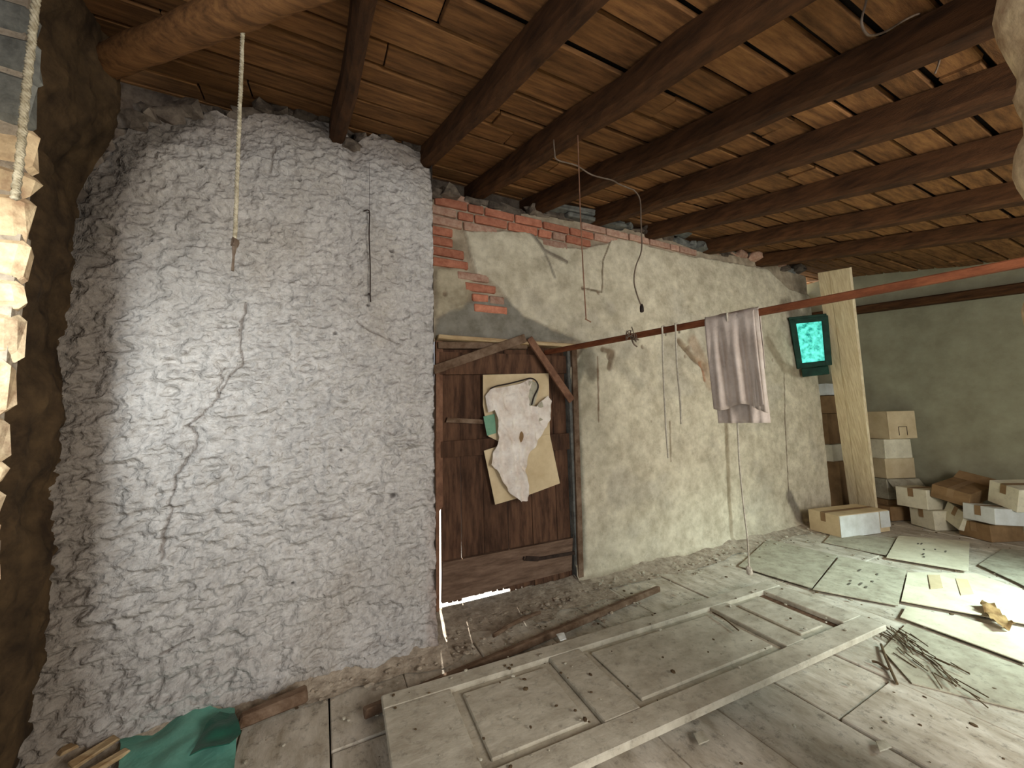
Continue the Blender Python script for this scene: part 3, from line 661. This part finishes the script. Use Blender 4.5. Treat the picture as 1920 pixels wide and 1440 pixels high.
tag(mb.build('hanging_rod', 'woodr', loc=onY(1083, 250, 1.52)), 'thin straight reddish rod hanging from a rafter before the bricks', 'rod')
YC = 1.63
P = [onY(x, y, YC) for x, y in [(1038, 262), (1040, 285), (1045, 300), (1080, 310), (1110, 328), (1148, 338), (1160, 345), (1182, 354), (1190, 358), (1200, 375), (1202, 420), (1203, 468), (1192, 500), (1189, 530), (1197, 560), (1203, 574)]]
cb = MB(); cb.tube(smooth_path(P, 4), .004, 6); cb = cb.build('electric_cable', 'gwire', loc=P[0], smooth=True)
tag(cb, 'thin sagging electric cable looping from a rafter with an empty bulb socket', 'cable')
mb = MB(); q = P[-1]; mb.tube([q+Vector((0, 0, .012)), q, q+Vector((0, 0, -.012)), q+Vector((0, 0, -.03)), q+Vector((0, 0, -.036))], [.006, .010, .012, .012, .009], 10); mb.build('bulb_socket', 'wire', cb, smooth=True)
P = [onY(1400+x/2.88, y/2.88, .45) for x, y in [(650, -20), (640, 30), (620, 120), (650, 185), (700, 188), (760, 165), (850, 110), (930, 75), (970, 90), (990, 140), (985, 190), (1010, 215), (1060, 230), (1070, 260), (1030, 300), (1040, 330), (1018, 395)]]
mb = MB(); mb.tube(smooth_path(P, 4), .0032, 6)
tag(mb.build('curled_cable', 'gwire', loc=P[0], smooth=True), 'curled pale cable hanging under the rafters at the upper right', 'cable')
# ------------------------------------------------------------------ little green window in the corner
p0 = onY(1487, 607, YD-.30); WC = Vector((5.27, 2.42, 1.68))
def proj(p):
    cc = R.T@(np.array(p)-np.array([0, 0, H])); return (960+F*cc[0]/-cc[2], 720-F*cc[1]/-cc[2])
hd = Vector((R@np.array([0, 0, -1.])).tolist())
def atd(px, py, d): return Vector((0, 0, H))+Vector((R@pixv(px, py)).tolist())*d
win = empty('window_1', atd(1520, 690, 4.55), kind='structure')
TL, TR, BR, BL = atd(1486, 603, 4.62), atd(1546, 597, 4.45), atd(1553, 680, 4.45), atd(1499, 686, 4.62)
nf = (TR-TL).cross(BL-TL).normalized()
if nf.dot(TL-Vector((0, 0, H))) > 0: nf = -nf
for a_, b_ in ((TL, TR), (TR, BR), (BL, BR), (TL, BL)):
    mb = MB(); e_ = (b_-a_)*.06; bar(mb, a_-e_, b_+e_, .085, .06, nf.cross(b_-a_), .006); mb.build('frame', 'green', win)
mb = MB(); bar(mb, TL+(TL-BL)*.07-(TR-TL)*.12, TR+(TR-BR)*.07+(TR-TL)*.05, .12, .03, nf.cross(TR-TL), .004); mb.build('head', 'green', win)
mb = MB(); bar(mb, BL+(BL-TL)*.16+(BR-BL)*.05, BR+(BR-TR)*.16, .06, .10, nf.cross(BR-BL), .006); mb.build('sill', 'green', win)
mb = MB(); mb.add([TL, TR, BR, BL, TL-nf*.006, TR-nf*.006, BR-nf*.006, BL-nf*.006], [(0, 1, 2, 3), (7, 6, 5, 4), (0, 4, 5, 1), (1, 5, 6, 2), (2, 6, 7, 3), (3, 7, 4, 0)]); mb.build('pane', 'glow', win)
# ------------------------------------------------------------------ leaning plank
Bq = Vector((6.2, 2.38, 0)); P0 = onX(1590, 930, 6.0)
def rayX(px, py, X): return onX(px, py, X)
b0, b1 = onX(1598, 985, 5.95), onX(1645, 985, 5.85); t0, t1 = onX(1533, 512, 5.05), onX(1592, 502, 4.98)
vs = []; fs = []; n = 16; nn = (b1-b0).cross(t0-b0).normalized()
if nn.dot(b0-Vector((0, 0, H))) > 0: nn = -nn
zf = lambda p, q: p+(q-p)*((0-p.z)/(q.z-p.z))
b0, b1 = zf(b0, t0), zf(b1, t1)
for i in range(n+1):
    a_, b_ = b0.lerp(t0, i/n), b1.lerp(t1, i/n)
    for u, o_ in ((0, 0), (.36, .0), (.40, .004), (.62, .006), (1, 0), (1, -.035), (0, -.035)): vs.append(a_.lerp(b_, u)+nn*(o_+.0015*random.uniform(-1, 1)))
for i in range(n):
    for k in range(7): fs.append((i*7+k, i*7+(k+1) % 7, (i+1)*7+(k+1) % 7, (i+1)*7+k))
fs += [tuple(range(7))[::-1], tuple(n*7+k for k in range(7))]
tag(mesh('wide_plank', vs, fs, 'plank', loc=b0), 'tall pale wide plank leaning in the corner beside the carton stack', 'plank')
# ------------------------------------------------------------------ cartons
def carton(loc, size, rz, mt, label, group='cardboard cartons heaped by the far wall', tilt=(0, 0), flaps=(), tape=True, hole=False, openb=False, spot=None):
    root = empty('cardboard_box', loc, label, 'box', group); root.rotation_euler = (tilt[0], tilt[1], rz)
    sx, sy, sz = size
    def part(name, mb, m_):
        o = mesh(name, mb.v, mb.f, m_, None, (0, 0, 0)); o.parent = root; return o
    mb = MB(); t = .005
    if openb:
        mb.box((0, 0, t/2), (sx, sy, t))
        for s_ in (-1, 1): mb.box((s_*(sx/2-t/2), 0, sz/2), (t, sy, sz), None, .001); mb.box((0, s_*(sy/2-t/2), sz/2), (sx, t, sz), None, .001)
    else: mb.box((0, 0, sz/2), (sx, sy, sz), None, .004, .003)
    part('body', mb, mt)
    for fl in flaps:      # (side, length, angle)
        sd_, ln, an = fl; mb = MB()
        ax = {'+x': (1, 0), '-x': (-1, 0), '+y': (0, 1), '-y': (0, -1)}[sd_]
        hx, hy = ax[0]*sx/2, ax[1]*sy/2; wv = sy if ax[0] else sx
        dr = Vector((ax[0]*math.cos(an), ax[1]*math.cos(an), math.sin(an))); a_ = Vector((hx, hy, sz)); b_ = a_+dr*ln
        up_ = Vector((-ax[0]*math.sin(an), -ax[1]*math.sin(an), math.cos(an))); bar(mb, a_, b_, wv*.96, .005, up_, .001); part('flap', mb, mt)
    if tape and not openb:
        mb = MB(); mb.box((0, 0, sz+.0035), (sx+.002, .05, .0016)); part('tape', mb, 'tape')
        for s_ in (-1, 1): mb = MB(); mb.box((s_*(sx/2+.0035), 0, sz-.045), (.0016, .05, .09)); part('tape', mb, 'tape')
    if hole:
        for px_, w_, h_ in ((-.055, .006, .10), (.055, .006, .10), (0, .116, .006)):
            mb = MB(); mb.box((px_*1.0, -sy/2-.0035, sz*.28+(0 if w_ < .1 else .05)), (w_, .002, h_)); part('cut_line', mb, 'iron')
    return root
def fz(px, py, z=0.): p = onZ(px, py, z); return p
# open/closed stack against the end wall
def corner_box(px, X_, zc, size, rz, *a_, **k):
    """near vertical edge seen at column px at distance X_; box spreads along +x (rotated rz) and +y"""
    lo, hi = -1., 4.
    for _ in range(50):
        y_ = (lo+hi)/2; x = proj((X_, y_, zc))[0]
        if x > px: lo = y_
        else: hi = y_
    r_ = rotz(rz); c_ = Vector((X_, lo, zc))+r_@Vector((size[0]/2, size[1]/2, 0)); c_.z = zc
    return carton(c_, size, rz, *a_, **k)
G2 = 'stack of cartons in the corner'
rz = math.radians(-20)
corner_box(1667, 6.02, .0, (.40, .36, .22), rz, 'cardb', 'brown carton at the very bottom of the corner stack, partly hidden', G2)
corner_box(1666, 6.02, .225, (.40, .36, .235), rz-.1, 'cardd', 'torn grey carton low in the corner stack, its flap hanging out', G2, flaps=(('-y', .14, -.9),))
corner_box(1663, 6.03, .465, (.38, .36, .235), rz-.04, 'card', 'beige carton in the corner stack, just above the torn one', G2)
corner_box(1661, 6.04, .705, (.36, .36, .225), rz-.02, 'cardl', 'pale carton second from the top of the corner stack', G2)
corner_box(1668, 6.05, .935, (.38, .36, .33), rz, 'card', 'top open beige carton of the corner stack with a cut handle in its side', G2, openb=True, hole=True)
corner_box(1582, 6.12, .0, (.34, .30, .62), 0., 'cardb', 'brown carton standing lowest in the tall stack behind the plank', G2)
corner_box(1563, 6.0, .625, (.42, .30, .22), 0., 'cardl', 'pale carton poking out left of the leaning plank', G2)
corner_box(1556, 6.0, .85, (.42, .30, .40), 0., 'cardb', 'reddish brown carton behind the leaning plank', G2)
corner_box(1556, 6.0, 1.255, (.42, .30, .24), 0., 'cardb', 'upper brown carton behind the leaning plank, under the white one', G2)
corner_box(1550, 5.95, 1.50, (.44, .40, .15), 0., 'cardw', 'white carton on top of the tall stack, behind the leaning plank', G2)
# white box on the floor in front
q0, q1 = fz(1577, 1009), fz(1672, 996); dx = q1-q0; rz1 = math.atan2(dx.y, dx.x); sx = dx.length*.98; sy = .32
c_ = q0+rotz(rz1)@Vector((sx/2, sy/2, 0))
wb = carton(c_, (sx, sy, .22), rz1, 'card', 'brown carton with white printed front standing alone on the floor', 'cartons on the floor', flaps=(('+x', .10, -1.45),))
for (a0, a1, z0, z1) in ((.0, .78, .0, .215), (.80, 1.0, .05, .215)):
    mb = MB(); mb.box((-sx/2+(a0+a1)/2*sx, -sy/2-.0045, (z0+z1)/2), ((a1-a0)*sx, .003, z1-z0)); o = mesh('white_front', mb.v, mb.f, 'cardw'); o.parent = wb
# heap at right
HB = [
 (1765, 950, 6.0, .20, (.30, .28, .21), -.25, 'cardl', 'pale square carton at the left of the heap, on a brown one', (0, .03), ()),
 (1790, 994, 6.0, .0, (.30, .26, .20), -.5, 'cardl', 'beige carton on the floor at the left foot of the heap', (0, 0), ()),
 (1840, 932, 6.1, .29, (.42, .28, .14), -.1, 'cardb', 'tan carton lying askew on top of the heap', (.25, -.1), (('+x', .12, .5),)),
 (1848, 990, 5.95, .0, (.32, .26, .19), -.75, 'cardl', 'pale carton tipped on its corner in the middle of the heap', (.3, .25), ()),
 (1915, 965, 5.9, .17, (.40, .26, .15), -.45, 'cardw', 'pale white carton at the right of the heap', (0, .08), ()),
 (1900, 1010, 5.95, .0, (.34, .26, .16), -.4, 'cardb', 'shadowed brown carton on the floor under the white one', (0, 0), ()),
 (1700, 985, 6.1, .0, (.30, .30, .16), -.3, 'cardb', 'low brown carton on the floor between stack and heap', (0, 0), ()),
 (1830, 905, 6.35, .0, (.34, .2, .30), -.1, 'cardb', 'dark brown carton at the back of the heap by the wall', (0, 0), ()),
 (1960, 930, 6.0, .33, (.36, .26, .22), -.6, 'cardl', 'beige carton cut by the right photo edge, topmost of the heap', (.2, 0), ()),
]
for px, py, X_, zc, size, rz, mt, lb, tl, fl in HB:
    p = onX(px, py, X_); p.z = zc; r_ = rotz(rz)
    p = p+r_@Vector((-size[0]/2*.3, size[1]/2, 0)); p.x = min(p.x, XF-.28); p.z = zc+(.05 if abs(tl[0])+abs(tl[1]) > .3 else 0)
    carton(p, size, rz, mt, lb, tilt=tl, flaps=fl)
# flattened cartons on the floor
FL = [
 ([(1385, 1062), (1440, 1012), (1570, 1042), (1522, 1104)], .006, 'cardd', 'flattened dusty carton nearest the long wall on the floor'),
 ([(1524, 1106), (1575, 1044), (1700, 1070), (1684, 1136)], .010, 'cardd', 'flattened printed carton in the middle of the floor, left of the dark gap'),
 ([(1662, 1046), (1685, 1005), (1818, 1016), (1816, 1072)], .03, 'cardl', 'pale flattened carton with faint printing in front of the heap'),
 ([(1690, 1128), (1702, 1074), (1830, 1076), (1935, 1112), (1960, 1178)], .022, 'cardl', 'bright flattened carton right of the dark gap'),
 ([(1688, 1158), (1700, 1138), (1960, 1195), (1960, 1258)], .012, 'cardl', 'long bright flattened carton strip crossing the right edge'),
 ([(1835, 1060), (1880, 1030), (1960, 1035), (1960, 1120), (1905, 1092)], .012, 'cardd', 'grey green flattened carton at the far right edge'),
 ([(1700, 1170), (1960, 1268), (1960, 1345), (1710, 1282), (1655, 1220)], .005, 'cardd', 'large worn carton sheet in the right foreground'),
 ([(1545, 1018), (1560, 1000), (1680, 1010), (1662, 1042)], .004, 'cardd', 'dusty flattened carton under the white fronted box'),
]
for q, z, mt, lb in FL:
    o = pxsheetZ('flattened_carton', q, z*.45, mt, res=.07, th=.005, amp=.0025, freq=2.5)
    tag(o, lb, 'cardboard', 'flattened cartons covering the floor')
    if 'right of the dark gap' in lb:
        for tq in ([(1740, 1078), (1762, 1078), (1768, 1102), (1745, 1104)], [(1792, 1085), (1814, 1087), (1826, 1114), (1802, 1116)]): pxsheetZ('tape_patch', tq, z*.45+.008, 'card', o, res=.1, th=.002)
    if 'print' in lb:
        P = [onZ(x, y, z) for x, y in q]; cc_ = sum(P, Vector())/len(P)
        for k in range(7):
            u, v = random.uniform(.25, .75), random.uniform(.3, .7); zo = z*.45+.0075-z; pa = Vector((0, 0, zo))+ P[0].lerp(P[1], u).lerp(P[3].lerp(P[2], u), v)
            mb = MB(); bar(mb, pa+Vector((0, 0, .0)), pa+Vector((random.uniform(.03, .07), .01, .0)), .012, .0015); mb.build('printed_mark', 'print', o)
# ------------------------------------------------------------------ panelled door lying on the floor
A_, B_, C_ = onZ(715, 1303, .09), onZ(1438, 1088, .09), onZ(1675, 1165, .09)
ex = (B_-A_).normalized(); LX = (B_-A_).length; ey = Vector((ex.y, -ex.x, 0)); WY = (C_-B_).dot(ey)
if WY < 0: ey = -ey; WY = -WY
rt = Matrix((ex, ey, ex.cross(ey))).transposed()
ld = empty('panelled_door', (A_.x, A_.y, 0), 'long dusty grey panelled door lying flat across the floor', 'door')
def dpt(u, v, z=0.): return A_+ex*u+ey*v+Vector((0, 0, z-.09))
def dbox(name, u0, u1, v0, v1, z0, z1, mt='panel', ch=.004):
    mb = MB(); mb.box(dpt((u0+u1)/2, (v0+v1)/2, (z0+z1)/2), (u1-u0, v1-v0, z1-z0), rt, ch, .001); return mb.build(name, mt, ld)
def uv(px, py): p = onZ(px, py, .09)-A_; return p.dot(ex), p.dot(ey)
sw = .115; z0, z1 = .058, .09
us = [0, uv(860, 1258)[0]-.02, uv(1020, 1215)[0], uv(1085, 1195)[0]+.02, uv(1345, 1130)[0]-.05, uv(1345, 1130)[0]+.06, uv(1575, 1150)[0], LX]
print('DOOR', LX, WY, us)
dbox('stile', 0, LX, 0, sw*.8, z0, z1); dbox('stile', 0, LX, WY-sw, WY, z0, z1)
rails = [(0, .29), (1.02*0+.80, .98), (1.95, 2.10), (LX-.18, LX)]
for a0, a1 in rails: dbox('rail', a0, a1, sw*.8+.001, WY-sw-.001, z0, z1-.001)
for (a0, a1), (b0_, b1_) in zip(rails[:-1], rails[1:]):
    v0, v1 = sw*.8, WY-sw
    last = b1_ == LX
    if last: v0 += .10; 
    dbox('panel', a1+.001, b0_-(.07 if last else .001), (sw*.8+.001), v1-.001, z0+.003, z0+.010) if not last else dbox('panel', a1+.001, b0_-.06, sw*.8, v1-.001, z0+.003, z0+.010)
    dbox('raised_panel', a1+.045, b0_-.045-(.07 if last else 0), sw*.8+.045, v1-.045, z0+.010, z0+.024, ch=.010)
# underlay timber so that the door rests
for u in (.3, 1.5, 2.4): dbox('crosspiece', u, u+.08, .06, WY-.12, .0, .058, 'woodb')
P, Q = onZ(683, 1325, .05), onZ(1235, 1096, .05)
mb = MB(); bar(mb, Vector((P.x, P.y, .022)), Vector((Q.x, Q.y, .022)), .035, .042, ch=.006, jit=.004)
tag(mb.build('wooden_batten', 'woodb', loc=(P.x, P.y, 0)), 'long thin reddish timber batten lying behind the panelled door', 'batten')
P, Q = onZ(925, 1192, .05), onZ(1012, 1148, .05)
mb = MB(); mb.tube(smooth_path([P, P.lerp(Q, .5)+Vector((0, .01, .006)), Q], 4), .012, 7, wob=.2)
tag(mb.build('broken_branch', 'woodb', loc=P), 'dark weathered branch lying in the rubble before the old door', 'branch')
# ------------------------------------------------------------------ teal plastic, scraps
o = pxsheetZ('plastic_sheet', [(219, 1362), (290, 1333), (335, 1322), (440, 1332), (443, 1395), (436, 1480), (218, 1480), (226, 1400)], .035, 'teal', res=.025, th=.003, amp=.014, freq=9)
tag(o, 'teal green plastic sheet crumpled at the foot of the rough wall', 'plastic sheet')
pxsheetZ('folded_corner', [(412, 1334), (440, 1335), (452, 1372), (430, 1398), (355, 1418), (385, 1362)], .062, 'teald', o, res=.02, th=.003, amp=.012, freq=14)
scr = [((110, 1412), (205, 1362), .05, 'pale splintered board scrap left of the teal plastic, against the wall'), ((130, 1440), (218, 1385), .04, 'pale board scrap left of the teal plastic, in the middle of three'), ((165, 1450), (240, 1405), .03, 'narrow pale lath touching the teal plastic sheet')]
for a_, b_, wd, lb in scr:
    mb = MB(); bar(mb, onZ(*a_, .045), onZ(*b_, .045), wd, .018, ch=.003, jit=.006); tag(mb.build('wood_scrap', 'woodl', loc=onZ(*a_, 0)), lb, 'wood scrap', 'board scraps by the teal plastic')
mb = MB(); bar(mb, onZ(445, 1355, .05), onZ(575, 1300, .05), .05, .05, ch=.01, jit=.008); tag(mb.build('wood_scrap', 'woodb', loc=onZ(445, 1355)), 'dark broken timber piece lying between teal plastic and rough wall', 'wood scrap')
# debris along the walls and over the floor
def mound(name, x0, x1, yw, wdt, hgt, mt='dust', seed=0):
    nx_, ny_ = int((x1-x0)/.02), 18; xg = np.linspace(x0, x1, nx_); t = np.linspace(0, 1, ny_)
    A, T = np.meshgrid(xg, t, indexing='ij'); wv = wdt*(.6+.8*fbm(A*3, A*0, 3, seed)); Y_ = yw-T*wv
    Z_ = hgt*(1-T)**1.4*(.5+fbm(A*5, Y_*5, 4, seed+3))+.012*(fbm(A*22, Y_*22, 3, seed+6)-.5)*(1-T)-.004*T
    idx = np.arange(nx_*ny_).reshape(nx_, ny_); f = np.stack([idx[:-1, 1:], idx[1:, 1:], idx[1:, :-1], idx[:-1, :-1]], -1).reshape(-1, 4).tolist()
    o = mesh(name, np.stack([A.ravel(), Y_.ravel(), Z_.ravel()], 1), f, mt, smooth=True); tag(o, kind='stuff'); return o
tag(mound('dirt_drift', -1.0, XE+.05, YL+.06, .22, .07, seed=2), 'drift of fallen plaster and dirt along the foot of the rough grey wall', 'dirt')
tag(mound('dirt_drift', DX0-.05, 1.95, 2.655, .45, .05, seed=12), 'heap of dirt and rubble on the threshold of the old door', 'dirt')
tag(mound('dirt_drift', 1.8, 5.4, YD+.04, .26, .06, seed=22), 'drift of plaster crumbs along the foot of the cream wall', 'dirt')
random.seed(99)
def scatter(name, n, area, smin, smax, mt, lab, cat, zf=lambda x, y: 0.):
    mb = MB(); g = ICO
    for _ in range(n):
        x, y_ = area(); s = random.uniform(smin, smax)*random.choice([.6, .8, 1, 1.3])
        ro = Matrix.Rotation(random.uniform(0, 6), 3, 'Z'); o = random.uniform(0, 99)
        mb.add([ro@Vector((v.x*s*random.uniform(.8, 1.1), v.y*s*.7, v.z*s*.4))+Vector((x, y_, zf(x, y_)+s*.3)) for v in ICO1[0]], ICO1[1])
    o = mb.build(name, mt); return tag(o, lab, cat, kind='stuff')
def ondoor(x, y_):
    p = Vector((x, y_, 0))-Vector((A_.x, A_.y, 0)); u, v = p.dot(ex), p.dot(ey)
    return .092 if (0 < u < LX and 0 < v < WY) else .0
fa = lambda: (random.uniform(-.6, 5.8), random.uniform(.3, 2.5))
scatter('floor_crumbs', 420, fa, .004, .012, 'chip', 'pale plaster crumbs strewn over the floor and fallen door', 'debris', ondoor)
scatter('dark_crumbs', 330, fa, .004, .013, 'straw', 'dark bits of dirt and wood strewn over the floor', 'debris', ondoor)
scatter('rubble_crumbs', 420, lambda: (random.uniform(-.9, 2.0), (YL-.03-abs(random.gauss(0, .10))) if random.random() < .5 else 2.5-abs(random.gauss(0, .12))), .005, .020, 'dust', 'rubble lumps gathered at the foot of the walls', 'debris', lambda x, y_: .01)
scatter('wall_foot_crumbs', 260, lambda: (random.uniform(1.9, 5.3), YD-.04-abs(random.gauss(0, .14))), .006, .018, 'chip', 'light plaster crumbs under the cream wall', 'debris', lambda x, y_: .01)
mb = MB()
for _ in range(46):
    t = random.random(); c_ = onZ(1665+t*150, 1180+t*125, .01)+Vector((random.gauss(0, .05), random.gauss(0, .05), random.uniform(0, .02))); an = math.atan2(*(lambda q: (q.y, q.x))(onZ(1800, 1300)-onZ(1660, 1180)))+random.gauss(0, .3); l = random.uniform(.05, .16)
    v = Vector((math.cos(an), math.sin(an), random.uniform(-.05, .05)))*l/2; mb.tube([c_-v, c_, c_+v], .0028, 4)
tag(mb.build('dry_stalks', 'straw'), 'strewn dark dry stalks beyond the end of the fallen door', 'stalks', kind='stuff')
for a_, b_, lb in (((1652, 1208), (1682, 1282), 'thin dark stick lying crosswise right of the fallen door'), ((1635, 1240), (1665, 1255), 'short dark twig beside the crosswise stick on the floor'), ((1336, 1148), (1385, 1182), 'curved dark twig lying on the fallen door')):
    z = .012 if a_[0] > 1500 else .1; P, Q = onZ(*a_, z), onZ(*b_, z); mb = MB(); mb.tube(smooth_path([P, P.lerp(Q, .5)+Vector((.01, .01, .004)), Q], 4), .006 if a_[0] > 1500 else .004, 6); tag(mb.build('stick', 'straw', loc=P), lb, 'stick')
o = pxsheetZ('crumpled_paper', [(1838, 1133), (1860, 1128), (1880, 1150), (1905, 1172), (1880, 1178), (1856, 1160)], .04, 'leaf', res=.012, th=.002, amp=.02, freq=18)
tag(o, 'crumpled tan scrap lying on the bright cartons at the right', 'scrap')
for q, z, lb in (([(1043, 1190), (1058, 1188), (1062, 1198), (1050, 1201)], .095, 'small white paper scrap on the far edge of the fallen door'), ([(1300, 1378), (1318, 1374), (1330, 1388), (1310, 1398)], .006, 'roundish pale plaster flake on the floorboards in the foreground'), ([(1642, 1390), (1660, 1388), (1672, 1402), (1650, 1410)], .006, 'pale plaster flake between the floorboards at bottom right')):
    tag(pxsheetZ('scrap', q, z, 'cardw' if z > .05 else 'chip', res=.012, th=.005, amp=.003, freq=30), lb, 'scrap')
# ------------------------------------------------------------------ outdoors behind the door
g = mesh('ground', [(-14, 2.862, -.06), (20, 2.862, -.06), (20, 30, -.06), (-14, 30, -.06)], [(0, 1, 2, 3)], 'ground'); tag(g, kind='structure')
